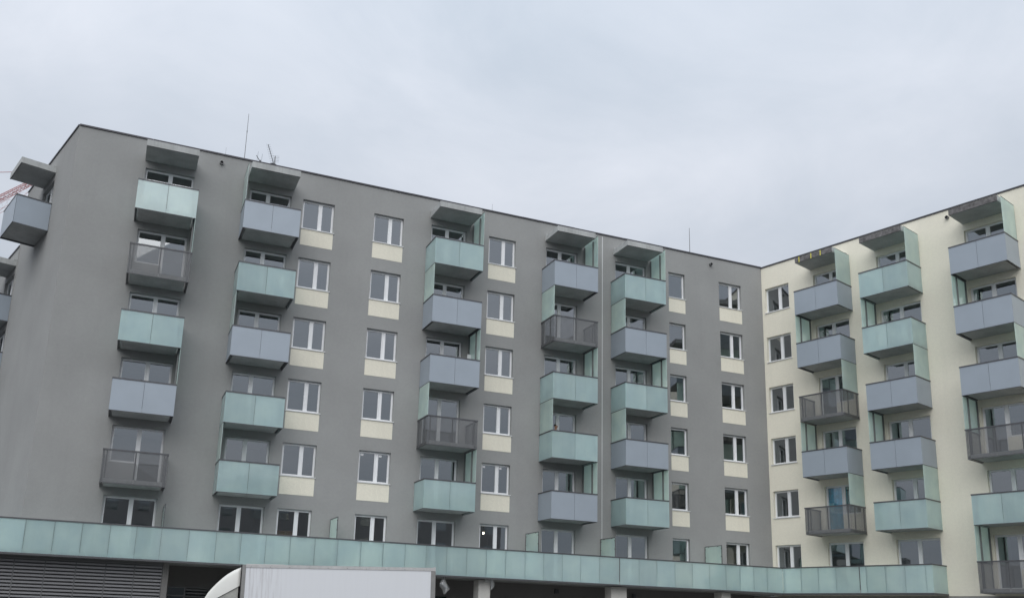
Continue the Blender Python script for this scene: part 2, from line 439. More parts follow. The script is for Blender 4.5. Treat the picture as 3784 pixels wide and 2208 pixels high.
# ---- grey front
TYPES = {'A1': (8.33, 'gpgbp', '.r.r.'), 'A2': (12.765, 'bgbgg', 'l.l.l'), 'A3': (21.665, 'gbbpg', 'rlrlr'),
         'A4': (27.975, 'bpggb', 'rlrlr'), 'A5': (32.02, 'gbgbg', 'rlrlr')}
DOORS = {'A1': (8.54, 10.61), 'A2': (13.08, 14.98), 'A3': (21.90, 23.76), 'A4': (28.19, 30.03), 'A5': (32.30, 34.20)}
WINS = {'W1': (15.53, 17.035), 'W2': (18.975, 20.465), 'W3': (24.98, 26.465), 'W4': (35.64, 36.69), 'W5': (38.955, 40.46)}
ORD = {'A1': 'the column nearest the left corner', 'A2': 'the second column of the grey block', 'A3': 'the middle column of the grey block',
       'A4': 'the fourth column of the grey block', 'A5': 'the column right of the joint in the grey block',
       'B1': 'the first column of the cream block', 'B2': 'the second column of the cream block', 'B3': 'the column at the right edge'}
WH = 1.453; DHT = 2.385; LOW = .86
SPLIT = {'A1': .52, 'A2': .45, 'A3': .47, 'A4': .47, 'A5': .47}
holes = []
for c, (a, b) in DOORS.items():
    for k in range(1, 7):
        if c in ('A1', 'A2'):
            m = a + (b - a) * SPLIT[c]; holes += [(a, m, head(k) - DHT + LOW, head(k)), (m, b, head(k) - DHT, head(k))]
        else: holes.append((a, b, head(k) - DHT, head(k)))
for c, (a, b) in WINS.items():
    for k in range(1, 7): holes.append((a, b, head(k) - WH, head(k)))
FA.put('wall', wall_mesh(XC, XB, 3.46, ZROOF, holes), 0, 0)
for c, (a, b) in DOORS.items():
    u0, ty, sc = TYPES[c]
    for k in range(1, 7):
        add_window(FA, a, b, head(k) - DHT, head(k), SPLIT[c], 'door', False, LOW if c in ('A1', 'A2') else None)
    for i, k in enumerate((6, 5, 4, 3, 2)): add_balcony(FA, u0, k, ty[i], sc[i] if sc[i] != '.' else None, ORD[c])
    add_canopy(FA, u0, 20.945)
for c, (a, b) in WINS.items():
    for k in range(1, 7):
        add_window(FA, a, b, head(k) - WH, head(k), None if c == 'W4' else .575, 'window', sticker=(k == 2 and c in ('W2', 'W3')))
        pm = cached(('spd', round(b - a, 2)), lambda: MB().box(0, b - a + .01, -.008, .02, -.825, -.034).mesh('spandrel_panel', 'panelcream'))
        FA.put('spandrel_panel', pm, a, head(k) - WH)
FA.put('joint_profile', MB().box(-.018, .018, -.012, .01, 3.7, ZROOF - .1).mesh('joint_profile', 'sill'), 31.51, 0)
# vent pipes below the parapet
def vent():
    mb = MB(); n = 14; r, ri = .085, .066
    for k in range(n):
        a0, a1 = 2 * math.pi * k / n, 2 * math.pi * (k + 1) / n
        p = lambda rr, a, y: (rr * math.cos(a), y, rr * math.sin(a))
        mb.quad(p(r, a0, .02), p(r, a1, .02), p(r, a1, -.13), p(r, a0, -.13)); mb.quad(p(ri, a1, .02), p(ri, a0, .02), p(ri, a0, -.13), p(ri, a1, -.13))
        mb.quad(p(r, a0, -.13), p(r, a1, -.13), p(ri, a1, -.13), p(ri, a0, -.13))
    mb.v += [(ri * math.cos(2 * math.pi * k / n), -.02, ri * math.sin(2 * math.pi * k / n)) for k in range(n)]
    i = len(mb.v) - n; mb.f.append(tuple(i + k for k in range(n)))
    return mb.mesh('vent_pipe', 'midmetal')
FA.put('vent_pipe', cached(('vent',), vent), 11.70, 21.55); FA.put('vent_pipe', cached(('vent',), vent), 38.42, 21.53)
FB.put('vent_pipe', cached(('vent',), vent), 10.49, 21.52)

# ---- grey end wall (left), the lower block behind it
CD1, CD2 = (-5.25, -3.25), (-11.0, -8.95)
holes = [(CD1[0], CD1[1], head(6) - DHT, head(6))] + [(CD2[0], CD2[1], head(k) - DHT, head(k)) for k in (5, 4, 3, 2)]
CE = -8.72
FC.put('wall', wall_mesh(CE, 0, 0, ZROOF, [h for h in holes if h[0] > CE]), 0, 0)
FC.put('wall', wall_mesh(-24, CE, 0, 19.05, [h for h in holes if h[0] < CE]), 0, 0)
add_window(FC, *CD1, head(6) - DHT, head(6), .5, 'door')
add_balcony(FC, -5.52, 6, 'b', None, 'the left end wall'); add_canopy(FC, -5.52, 20.945)
for k, ty in ((5, 'b'), (4, 'b'), (3, 'b'), (2, 'g')):
    add_window(FC, *CD2, head(k) - DHT, head(k), .5, 'door')
    add_balcony(FC, -11.2, k, ty, None, 'the far column of the left end wall')
add_canopy(FC, -11.2, 18.06)

# ---- cream wing
BC = {'B1': (2.915, 'bbpbp', 'rlrlr', (3.22, 5.13)), 'B2': (6.56, 'ggbbg', 'rlrlr', (6.79, 8.87)), 'B3': (11.0, 'bbbpgp', 'rlrlrl', (11.17, 13.2))}
holes = [(.20, 1.71, head(k) - WH, head(k)) for k in range(1, 7)]
for c, (u0, ty, sc, (a, b)) in BC.items():
    for k in range(1, 7):
        m = a + (b - a) * .5; holes += [(a, m, head(k) - DHT, head(k)), (m, b, head(k) - DHT + LOW, head(k))]
FB.put('wall', wall_mesh(.0, 24, 3.46, ZROOF - .03, holes, mat='cream'), 0, 0)
FB.put('wall', wall_mesh(-1.6, 24, 0, 3.455, [], mat='plinth'), 0, 0, -.02)
for k in range(1, 7): add_window(FB, .20, 1.71, head(k) - WH, head(k), .575, 'window')
for c, (u0, ty, sc, (a, b)) in BC.items():
    for k in range(1, 7): add_window(FB, a, b, head(k) - DHT, head(k), .5, 'door', True, LOW)
    for i in range(len(ty)): add_balcony(FB, u0, 6 - i, ty[i], sc[i], ORD[c])
    cn = add_canopy(FB, u0, 20.945, 'concrete', 'concretedark')
    if c == 'B1':
        for x in (.38, 1.08, 1.62): put('tape_strip', cached(('tape',), lambda: MB().box(0, .055, -BD - .012, -BD - .007, -.01, .28).mesh('tape_strip', 'tape')), cn, (x, 0, 0))

# ---- copings, roofs, backs and room interiors
def coping_run(F, u0, u1, z, name='roof_coping'):
    n = max(1, round((u1 - u0) / 3.0)); w = (u1 - u0) / n
    for i in range(n):      # sheet lengths with open joints
        F.put(name, MB().box(.003, w - .003, -.045, .36, 0, .07).mesh(name, 'coping'), u0 + i * w, z + (.004 if i % 2 else 0.0), random.uniform(-.002, .004))
coping_run(FA, XC + .0, XB - .03, ZROOF); coping_run(FC, CE, -.05, ZROOF + .002); coping_run(FC, -24, CE - .01, 19.05); coping_run(FB, -.03, 24, ZROOF - .028)
uB = Vector((math.cos(BETA), -math.sin(BETA), 0)); nB = Vector((-math.sin(BETA), -math.cos(BETA), 0))
def rel(p, root): return (p[0] - root.location.x, p[1] - root.location.y)
def P2(v): return (v[0], v[1])
pA0, pA1 = Vector((XC, 0, 0)), Vector((XB, 0, 0))
back = -uB * 8.72
roof = [P2(pA0 - uB * .3 + Vector((.35, 0, 0))), P2(pA1 - uB * .3), P2(pA1 + back), P2(pA0 + back + Vector((.35, 0, 0)))]
put('roof', MB().prism([rel(p, grey_b) for p in roof], 21.35, 21.6).mesh('roof', 'roofing'), grey_b)
low = [P2(pA0 + back - nB * .35), P2(pA0 + back - nB * 18), P2(pA0 - uB * 24 - nB * 18), P2(pA0 - uB * 24 - nB * .35)]
put('roof', MB().prism([rel(p, grey_b) for p in low], 18.4, 18.7).mesh('roof', 'roofing'), grey_b)
def vert_wall(name, a, b, z0, z1, root, mat):
    a = rel(a, root); b = rel(b, root)
    d = (Vector((b[0] - a[0], b[1] - a[1], 0))).normalized().cross(Vector((0, 0, 1))) * .12
    put(name, MB().prism([a, b, (b[0] + d.x, b[1] + d.y), (a[0] + d.x, a[1] + d.y)], z0, z1).mesh(name, mat), root)
vert_wall('rear_wall', pA0 + back, pA1 + back, 0, ZROOF - .01, grey_b, 'grey')
vert_wall('rear_wall', pA0 - uB * 24, pA0 - uB * 24 - nB * 18, 0, 19.0, grey_b, 'grey')
bq = [P2(pA1 - nB * .35 + uB * .0), P2(pA1 - nB * .35 + uB * 24), P2(pA1 - nB * 11 + uB * 24), P2(pA1 - nB * 11)]
put('roof', MB().prism([rel(p, cream_b) for p in bq], 21.3, 21.55).mesh('roof', 'roofing'), cream_b)
vert_wall('rear_wall', bq[2], bq[3], 0, ZROOF - .05, cream_b, 'cream'); vert_wall('end_wall', bq[1], bq[2], 0, ZROOF - .05, cream_b, 'cream')
def interior(F, u0, u1, parts, depth, kmax, kmin=1):
    mb = MB()
    for k in range(kmin, kmax + 2):
        z = foot(k) + .02; mb.box(u0, u1, .302, depth, z, z + .17)
    for u in parts: mb.box(u, u + .12, .302, depth - .02, foot(kmin) + .1, foot(kmax + 1) + .1)
    mb.box(u0, u1, depth, depth + .1, foot(kmin), foot(kmax + 1) + .1)
    F.put('interior', mb.mesh('interior', 'room'), 0, 0)
interior(FA, XC + 1.6, XB - .4, (XC + 1.7, 11.7, 15.22, 18.0, 21.2, 24.3, 27.3, 31.2, 35.0, 37.6, 41.2), 4.6, 6)
interior(FC, -8.6, -1.0, (-8.5, -2.0), 1.5, 6); interior(FC, -14, CE - .1, (-13.8, CE - .4), 4.0, 5)
interior(FB, .03, 20, (.04, 2.4, 6.0, 10.0, 14.4, 19.8), 4.6, 6)

# ------------------------------------------------------------------ terrace along both fronts
DA, DB_, DC = 1.8, 1.4, 1.5
sb, cb = math.sin(BETA), math.cos(BETA)
kink = Vector((XB + (cb * DA - DB_) / sb, -DA, 0)); cornC = Vector((XC + (cb * DA - DC) / sb, -DA, 0))
ter = thing('terrace', 'long first floor terrace with frosted glass balustrade across both fronts', 'terrace', (24, -1, 0))
endB = pA1 + uB * 9.04
wall_pts = [pA0 - uB * 7, pA0, pA1, endB]
out_pts = [endB + nB * DB_, kink, cornC, pA0 - uB * 7 + nB * DC]
poly = [rel(p, ter) for p in [*wall_pts, *out_pts]]
inset = 0.03
mb = MB()
slabp = [rel(p, ter) for p in [pA0 - uB * 7 - nB * 1.0, Vector((XC + .4, 1.3, 0)), Vector((XB - .38, 1.3, 0)), pA1 - uB * .0 + Vector((0, -.003, 0)) + nB * .003, endB - uB * .06 + nB * .003,
                               endB - uB * .06 + nB * (DB_ - .02), Vector((XB + (cb * (DA - .02) - (DB_ - .02)) / sb, -DA + .02, 0)), Vector((XC + (cb * (DA - .02) - (DC - .02)) / sb, -DA + .02, 0)), pA0 - uB * 7 + nB * (DC - .02)]]
i = len(mb.v); n = len(slabp)
mb.prism(slabp, 3.50, 3.458 + .22)
put('slab', mb.mesh('slab', 'concrete'), ter)
JA = [6.01, 7.0, 7.97, 8.96, 9.91, 10.83, 11.87, 12.92, 13.9, 14.89, 15.88, 16.9, 17.87, 18.87, 19.85, 20.83, 21.79, 22.74, 23.69, 24.63, 25.57, 26.53, 27.46, 28.42, 29.37, 30.36, 31.45, 32.51, 33.51, 34.53, 35.54, 36.53, 37.51, 38.37, 39.21, 40.04]
TZ0, TZ1 = 3.545, 4.775
def tpanel(w): return MB().box(0, w, -.008, .008, 0, TZ1 - TZ0).mesh('glass_panel', 'frost')
def run_panels(F, us, d, gaps=()):
    for a, b in zip(us[:-1], us[1:]):
        ga = .028 if a in gaps else .004; gb = .028 if b in gaps else .004
        w = b - a - ga - gb
        me = cached(('tp', round(w, 3)), lambda: tpanel(w))
        put('glass_panel', me, ter, F.at(a + ga, TZ0, d) - ter.location, F.rz)
    for j in us[1:-1]:
        me = cached(('tpost',), lambda: MB().box(-.032, .032, .0095, .06, 0, 1.08).mesh('baluster', 'midmetal'))
        put('baluster', me, ter, F.at(j, 3.68, d) - ter.location, F.rz)
FAT = Facade(0, 0, 0, ter)
run_panels(FAT, [cornC.x, 5.05] + JA + [kink.x - .008], DA, (31.45,))
ukB = (kink - pA1).dot(uB)
JB = [ukB + .008, 1.55, 2.49, 3.44, 4.38, 5.59, 5.92, 6.86, 7.79, 8.73, 9.04]
run_panels(FB, JB, DB_, (5.59,))
put('glass_panel', cached(('tpe',), lambda: tpanel(DB_ - .03)), ter, FB.at(9.03, TZ0, .02) - ter.location, -BETA - math.pi / 2)
uc = (cornC - pA0).dot(uB)
run_panels(FC, [-7, -6, -5, -4, -3, -2, -1, uc], DC)
def rail_run(name, a, b, z0, z1, wo, wi, mat):
    d = (b - a).normalized(); nrm = Vector((d.y, -d.x, 0))
    q = [a + nrm * wo, b + nrm * wo, b - nrm * wi, a - nrm * wi]
    put(name, MB().prism([rel(p, ter) for p in q], z0, z1).mesh(name, mat), ter)
gapA, gapB = Vector((31.45, -DA, 0)), FB.at(5.59, 0, DB_)
k2 = kink + uB * .0
for nm, z0, z1, wo, wi, mt in (('handrail', TZ1 + .002, TZ1 + .052, .03, .03, 'metal'), ('foot_profile', 3.478, TZ0 - .003, .022, .05, 'metal')):
    rail_run(nm, cornC, gapA - Vector((.0, 0, 0)), z0, z1, wo, wi, mt); rail_run(nm, gapA + Vector((.004, 0, 0)), kink, z0, z1, wo, wi, mt)
    rail_run(nm, kink + uB * .035, gapB, z0 + .001, z1 + .001, wo, wi, mt); rail_run(nm, gapB + uB * .004, FB.at(9.06, 0, DB_), z0, z1, wo, wi, mt)
    rail_run(nm, FB.at(9.03, 0, DB_ - .035), FB.at(9.03, 0, .004), z0, z1, wo, wi, mt)
    rail_run(nm, pA0 - uB * 7 + nB * DC, cornC - uB * .04, z0, z1, wo, wi, mt)
# low privacy screens standing on the terrace
def low_screen_frame():
    mb = MB(); d = 1.45; zt = 2.08; t = .028
    mb.box(-t / 2, t / 2, -d, -d + t, 0, zt); mb.box(-t / 2, t / 2, -t - .04, -.04, 0, zt); mb.box(-t / 2, t / 2, -d + t, -t - .04, zt - t, zt)
    for zc in (.5, 1.0, 1.5, 1.9):
        for y in (-d + t, -t - .075): mb.box(-.022, .022, y, y + .035, zc, zc + .04)
    for y in (-d + .3, -.4): mb.box(-.022, .022, y, y + .04, zt - t - .035, zt - t)
    return mb.mesh('screen_frame', 'metal')
for u in (10.88, 17.88, 27.36, 31.43, 37.58):
    o = put('privacy_screen', cached(('lsf',), low_screen_frame), ter, Vector((u, 0, 3.70)) - ter.location)
    put('screen_glass', cached(('lsg',), lambda: MB().box(-.006, .006, -1.415, -.075, .05, 2.045).mesh('screen_glass', 'frost2')), o)

# ------------------------------------------------------------------ ground floor of the grey block
GW = -1.2                            # recessed wall
shop_holes = [(11.45, 13.9, .1, 2.66), (22.0, 23.95, .1, 2.77), (26.1, 30.6, .1, 2.79), (32.9, 37.2, .1, 2.79)]
FA.put('ground_floor_wall', wall_mesh(11.0, XB + 1.2, 0, 3.499, shop_holes, mat='darkwall'), 0, 0, GW)
FA.put('return_wall', MB().box(11.075, 11.3, -1.02, 1.19, 0, 3.498).mesh('return_wall', 'darkwall'), 0, 0)
FA.put('ground_floor_interior', MB().box(11.0, XB - 1.5, 5.0, 5.1, 0, 3.4).box(11.0, XB - 1.5, 1.6, 5.0, 3.30, 3.4).box(11, XB - 1.5, 1.52, 5, -.1, .05).mesh('ground_floor_interior', 'room'), 0, 0)
for n, (a, b, c, d) in enumerate(shop_holes):
    cols = [a, a + .72, b] if n == 0 else ([a, b] if n == 1 else [a + (b - a) * i / 3 for i in range(4)])
    mb = MB()
    for x in cols: mb.box(x - .03 if x > a else a, x + .03 if x < b else b, .10, .17, c, d)
    for z_ in (c, d - .06): mb.box(a, b, .102, .168, z_, z_ + .06)
    if n == 0: mb.box(a, a + .72, .103, .167, 2.24, 2.30)
    o = FA.put('shop_front', mb.mesh('shop_front', 'midmetal'), 0, 0, GW)
    for x0, x1 in zip(cols[:-1], cols[1:]):
        if n == 0 and x0 > a:
            for i in range(18):
                put('slat', cached(('sslat',), lambda: MB().box(0, b - a - .78, .115, .15, 0, .062).mesh('slat', 'midmetal')), o, (x0 + .03, 0, .2 + i * .135))
        else: put('pane', MB().box(x0 + .03, x1 - .03, .128, .14, c + .06, d - .06).mesh('pane', 'shopglass'), o)
for a, b in ((24.48, 25.04), (31.26, 32.10), (37.55, 38.1)):
    FA.put('pillar', MB().box(a, b, -1.35, -.75, 0, 3.44).mesh('pillar', 'pillar'), 0, 0)
# louvre wall at the left
LP = [2.6, 3.64, 4.69, 5.749, 6.816, 7.894, 8.965, 10.018, 11.065]
for a, b in zip(LP[:-1], LP[1:]):
    w = b - a
    mb = MB().box(-.02, .02, 0, .06, .1, 3.42).box(w - .019 if b == LP[-1] else w - .021, w + .0 if b == LP[-1] else w - .0205, 0, .06, .1, 3.42)
    mb.box(.021, w - .022, .002, .058, 3.36, 3.419)
    mb.box(.0, w, .16, .18, .1, 3.4)
    o = FA.put('louvre_panel', mb.mesh('louvre_panel', 'midmetal'), a, 0, 1.0)
    def slat():
        m2 = MB(); y0, y1 = .0, .075
        m2.v += [(.022, y0, -.022), (w - .022, y0, -.022), (w - .022, y1, .045), (.022, y1, .045), (.022, y0 + .012, -.03), (w - .022, y0 + .012, -.03), (w - .022, y1 + .012, .037), (.022, y1 + .012, .037)]
        m2.f += [(0, 1, 2, 3), (7, 6, 5, 4), (0, 4, 5, 1), (1, 5, 6, 2), (2, 6, 7, 3), (3, 7, 4, 0)]
        m2.box(.022, w - .022, -.004, .0, -.024, .045)
        return m2.mesh('slat', 'louvre')
    sl = cached(('sl', round(w, 2)), slat)
    for i in range(25): put('slat', sl, o, (0, .012, 3.285 - i * .131))
FA.put('louvre_head', MB().box(2.6, 11.07, -.98, -.90, 3.42, 3.499).mesh('louvre_head', 'midmetal'), 0, 0)
# wall lamps in the recess
for u, z_ in ((29.63, 3.10), (34.03, 3.05)):
    FA.put('wall_lamp', cached(('wl',), lambda: MB().box(-.10, .10, -.10, -.002, 0, .20).box(-.07, .07, -.13, -.101, .02, .13).mesh('wall_lamp', 'metal')), u, z_, GW)

# ------------------------------------------------------------------ ground
structure(put('ground', MB().box(-600, 600, -600, 600, -.3, 0).mesh('ground', 'ground')))
structure(put('pavement', MB().prism([(-4, -4.2), (38, -4.2), (43, -14), (46, -14), (XB, -.0), (XB, 1.1), (-4, 1.1)], .004, .13).mesh('pavement', 'paving')))

# ------------------------------------------------------------------ box truck
T0 = Vector((13.697, -4.813, 0)); TR = R(-19.5)
truck = thing('box_truck', 'white box truck with grey edge trims parked in front of the terrace', 'truck', T0, TR)
truck.rotation_euler = (0, -.0168, TR)      # the street rises a little to the right
def truck_paint():
    m, t, o = new_mat('dirty_white_truck_panel')
    p = node(t, 'ShaderNodeBsdfPrincipled', Roughness=.35)
    v = coord(t, (7, 7, .35)); s1 = noise(t, v, 1.6, 6, .65)
    tcx = t.nodes.new('ShaderNodeTexCoord'); sx = t.nodes.new('ShaderNodeSeparateXYZ'); t.links.new(tcx.outputs['Object'], sx.inputs[0])
    mr = t.nodes.new('ShaderNodeMapRange'); mr.inputs[1].default_value = .9; mr.inputs[2].default_value = 1.7; mr.inputs[3].default_value = .8; mr.inputs[4].default_value = .06
    t.links.new(sx.outputs[0], mr.inputs[0])
    st = ramp(t, s1, [(.46, (0, 0, 0)), (.72, (1, 1, 1))])
    mm = t.nodes.new('ShaderNodeMath'); mm.operation = 'MULTIPLY'; t.links.new(st, mm.inputs[0]); t.links.new(mr.outputs[0], mm.inputs[1])
    c = mixc(t, (.72, .74, .77), (.47, .46, .47), mm.outputs[0]); t.links.new(c, p.inputs['Base Color']); t.links.new(p.outputs[0], o.inputs[0]); return m
M['truckwhite'] = truck_paint()
M['alu'] = plain('aluminium_trim', (.50, .50, .50), .5, .5, .3, .12, 6, streak=.3)
M['aludark'] = plain('grey_corner_trim', (.25, .25, .245), .55, .4, .1, .12, 4)
M['cabwhite'] = plain('cab_white_gelcoat', (.76, .765, .73), .28, .5, 0, .03)
M['cabgrey'] = plain('cab_grey_inner', (.36, .365, .34), .6, .3, 0, .2, 6)
put('cargo_box', MB().box(.03, 7.13, .012, 2.50, .95, 3.37).mesh('cargo_box', 'truckwhite'), truck)
put('top_trim', MB().box(.135, 7.10, -.004, .06, 3.285, 3.40).mesh('top_trim', 'alu'), truck)
put('roof_strip', MB().box(.13, 1.55, -.003, .05, 3.401, 3.415).mesh('roof_strip', 'cabwhite'), truck)
put('corner_post', MB().box(0, .133, -.006, .08, .9, 3.385).mesh('corner_post', 'aludark'), truck)
put('corner_post', MB().box(6.975, 7.145, -.006, .09, .9, 3.284).mesh('corner_post', 'aludark'), truck)
put('corner_cap', MB().box(7.06, 7.15, -.012, .10, 3.288, 3.425).mesh('corner_cap', 'alu'), truck)
put('front_gasket', MB().box(-.04, -.002, .0, 2.48, .9, 3.39).mesh('front_gasket', 'black'), truck)
put('bottom_trim', MB().box(0, 7.13, -.004, .06, .88, .948).mesh('bottom_trim', 'alu'), truck)
for i in range(10):
    put('rivet', cached(('rivet',), lambda: MB().bar((0, 0, 0), (0, -.008, 0), .014, 7).mesh('rivet', 'midmetal')), truck, ((.32 + i * .71), -.004, 3.315))
put('chassis', MB().box(-.1, 7.0, .7, .85, .6, .86).box(-.1, 7.0, 1.65, 1.8, .6, .86).mesh('chassis', 'black'), truck)
def fairing():
    prof = [(-1.68, 1.90), (-1.527, 2.13), (-1.377, 2.375), (-1.22, 2.55), (-1.028, 2.735), (-.83, 2.905), (-.622, 3.058), (-.373, 3.196), (-.22, 3.258), (-.085, 3.307)]
    lowz = lambda x: 2.6 + (x + .106) * .57
    mb = MB(); rows = []
    for (x, zt) in prof:
        x *= .89
        zl = min(lowz(x), zt - .06); zl = max(zl, 1.62)
        r = min(.16, (zt - zl) * .6)
        pts = [(x, .10, zl)]
        for q in range(5):
            a = math.pi / 2 * q / 4; pts.append((x, .10 + r - r * math.cos(a), zt - r + r * math.sin(a)))
        pts += [(x, 2.40 - (p[1] - .0) + .0, p[2]) for p in reversed(pts)]
        rows.append(pts)
    n = len(rows[0])
    for row in rows: mb.v += row
    for i in range(len(rows) - 1):
        for j in range(n - 1): a = i * n + j; mb.f.append((a, a + 1, a + n + 1, a + n))
    mb.f.append(tuple((len(rows) - 1) * n + j for j in range(n)))
    return mb.mesh('roof_fairing', 'cabwhite', True)
put('roof_fairing', fairing(), truck)
put('fairing_side', MB().prism([(-1.42, .13), (-.125, .13), (-.125, 2.27), (-1.42, 2.27)], 1.80, 1.86).mesh('fairing_side', 'cabgrey'), truck)
mb = MB(); sp_ = [(-1.45, 1.86), (-.125, 1.86), (-.125, 2.60), (-.55, 2.35), (-.98, 2.10), (-1.33, 1.93)]
i = len(mb.v)
mb.v += [(x, .135, z_) for x, z_ in sp_] + [(x, 2.265, z_) for x, z_ in sp_]
mb.f += [tuple(range(6)), tuple(reversed(range(6, 12)))] + [(k, (k + 1) % 6, 6 + (k + 1) % 6, 6 + k) for k in range(6)]
put('fairing_core', mb.mesh('fairing_core', 'cabgrey'), truck)
mb = MB(); cp = [(-.14, .45), (-2.05, .45), (-2.18, .62), (-2.16, 1.12), (-1.78, 1.86), (-.14, 1.86)]
mb.v += [(x, .14, z_) for x, z_ in cp] + [(x, 2.26, z_) for x, z_ in cp]
mb.f += [tuple(reversed(range(6))), tuple(range(6, 12))] + [(k, (k + 1) % 6, 6 + (k + 1) % 6, 6 + k) for k in range(6)]
put('cab', mb.mesh('cab', 'cabwhite'), truck)
put('side_window', MB().box(-1.65, -.75, .128, .139, 1.2, 1.72).mesh('side_window', 'shopglass'), truck)
mb = MB(); mb.quad((-2.15, .3, 1.16), (-2.15, 2.1, 1.16), (-1.83, 2.1, 1.80), (-1.83, .3, 1.80)); put('windscreen', mb.mesh('windscreen', 'shopglass'), truck)
def wheel():
    mb = MB(); mb.bar((0, 0, 0), (0, .26, 0), .42, 24); return mb.mesh('wheel', 'black')
for x in (-1.1, 5.3):
    for y in (.16, 2.0):
        w_ = put('wheel', cached(('wheel',), wheel), truck, (x, y, .425 - x * .0168))
        put('rim', cached(('rim',), lambda: MB().bar((0, -.006, 0), (0, .266, 0), .24, 16).mesh('rim', 'alu')), w_)

# ------------------------------------------------------------------ things on the roofs
def rod(name, x, y, z0, z1, label, collar=None, r=.014):
    o = tag(put(name, MB().bar((0, 0, 0), (0, 0, z1 - z0), r, 6, r * .55).mesh(name, 'midmetal'), None, (x, y, z0)), label, 'lightning rod', 'lightning rods on the roof')
    put('foot_block', cached(('fb',), lambda: MB().bar((0, 0, 0), (0, 0, .12), .16, 10).mesh('foot_block', 'concrete')), o)
    if collar: put('collar', cached(('clr',), lambda: MB().bar((0, 0, 0), (0, 0, .10), .024, 6).mesh('collar', 'midmetal')), o, (0, 0, collar - z0))
rod('lightning_rod', 12.77, 1.0, 21.6, 24.88, 'tall thin lightning rod left of the roof antennas', 23.9, .02)
rod('lightning_rod', 37.774, 1.0, 21.6, 24.03, 'lone lightning rod on the right of the grey roof', None, .024)
rod('lightning_rod', 25.5, 1.0, 21.6, 22.9, 'short faint lightning rod over the middle balcony column', None, .012)
rod('lightning_rod', 11.9, 1.0, 21.6, 22.9, 'short faint lightning rod at the left of the roof edge', None, .009)
an = thing('tv_antenna', 'roof mast with a long pointed yagi antenna over the second balcony column', 'antenna', (14.44, 3.0, 21.6), group='antennas on the roof')
put('mast', MB().bar((0, 0, 0), (0, 0, 2.45), .022, 6).mesh('mast', 'midmetal'), an)
mb = MB(); b0, b1 = Vector((-.02, .1, 2.02)), Vector((-.46, -.5, 2.72)); mb.bar(b0, b1, .016, 5)
for i in range(12):
    c = b0.lerp(b1, i / 11.0); e = Vector((.10 + .012 * (11 - i) * .5, -.02, 0)); mb.bar(c - e, c + e, .005, 4)
put('yagi', mb.mesh('yagi', 'metal'), an)
mb = MB()
for i in range(5): mb.bar((-.12 - .0 * i, 0, 2.1 + i * .08), (.2, -.05, 2.1 + i * .08 + .03), .006, 4)
put('reflector', mb.mesh('reflector', 'midmetal'), an)
mb = MB(); nseg = 16
for rr, zz in ((.02, 2.0), (.13, 1.985), (.20, 1.94), (.21, 1.92), (.02, 1.90)):
    mb.v += [(-.08 + rr * math.cos(2 * math.pi * k / nseg), .0 + rr * math.sin(2 * math.pi * k / nseg), zz) for k in range(nseg)]
for r_ in range(4):
    for k in range(nseg): a = r_ * nseg + k; b = r_ * nseg + (k + 1) % nseg; mb.f.append((a, b, b + nseg, a + nseg))
put('disc_antenna', mb.mesh('disc_antenna', 'metal'), an)
an2 = thing('tv_antenna', 'small dark antenna with two thin aerials just right of the tall rod', 'antenna', (13.72, 3.0, 21.6), group='antennas on the roof')
put('mast', MB().bar((0, 0, 0), (0, 0, 1.95), .022, 6).mesh('mast', 'midmetal'), an2)
put('radome', MB().bar((0, 0, 1.78), (.01, 0, 2.05), .05, 10, .035).mesh('radome', 'metal'), an2)
put('arm', MB().bar((0, 0, 1.98), (-.21, -.1, 2.22), .018, 5).mesh('arm', 'midmetal'), an2)
for dx, z1 in ((-.16, 2.5), (.05, 2.42)): put('aerial', MB().bar((dx, 0, 1.9), (dx + .04, 0, z1), .006, 4).mesh('aerial', 'midmetal'), an2)

# ------------------------------------------------------------------ tower crane far behind the left corner
def ray(px, py):
    return fwd + right * ((px - 1892 + 122.445) / 3356.06) + up * (-(py - 1104 - 393.98) / 3356.06)
def far(px, py, t): return CAM + ray(px, py) * t
J0, J1 = far(-120, 792, 92), far(190, 638, 118)
crane = thing('tower_crane', 'red lattice tower crane seen behind the left corner balcony', 'crane', Vector((far(-190, 700, 100).x, far(-190, 700, 100).y, 0)))
def lattice(a, b, w, h, n, r):
    a, b = a - crane.location, b - crane.location
    d = (b - a).normalized(); sd_ = d.cross(Vector((0, 0, 1)) if abs(d.z) < .9 else Vector((1, 0, 0))).normalized(); u_ = sd_.cross(d)
    cor = [sd_ * w / 2 - u_ * h / 2, -sd_ * w / 2 - u_ * h / 2, -sd_ * w / 2 + u_ * h / 2, sd_ * w / 2 + u_ * h / 2]
    mb = MB()
    for c in cor: mb.bar(a + c, b + c, r, 4)
    for i in range(n):
        p, q = a.lerp(b, i / n), a.lerp(b, (i + 1) / n)
        for k in range(4):
            c0, c1 = cor[k], cor[(k + 1) % 4]
            mb.bar(p + c0, q + c1, r * .42, 4); mb.bar(p + c0, p + c1, r * .35, 4)
    return mb
put('jib', lattice(J0, J1, .36, .50, 20, .04).mesh('jib', 'red'), crane)
mt_top = far(-190, 700, 100)
put('mast', lattice(Vector((mt_top.x, mt_top.y, 0)), mt_top, 1.3, 1.3, 16, .04).mesh('mast', 'red'), crane)
put('counter_jib', lattice(far(-190, 880, 100), far(150, 672, 118), .7, 1.0, 7, .022).mesh('counter_jib', 'red'), crane)
put('pendant_line', MB().bar(far(-150, 640, 100) - crane.location, far(190, 632, 118) - crane.location, .035, 4).mesh('pendant_line', 'red'), crane)

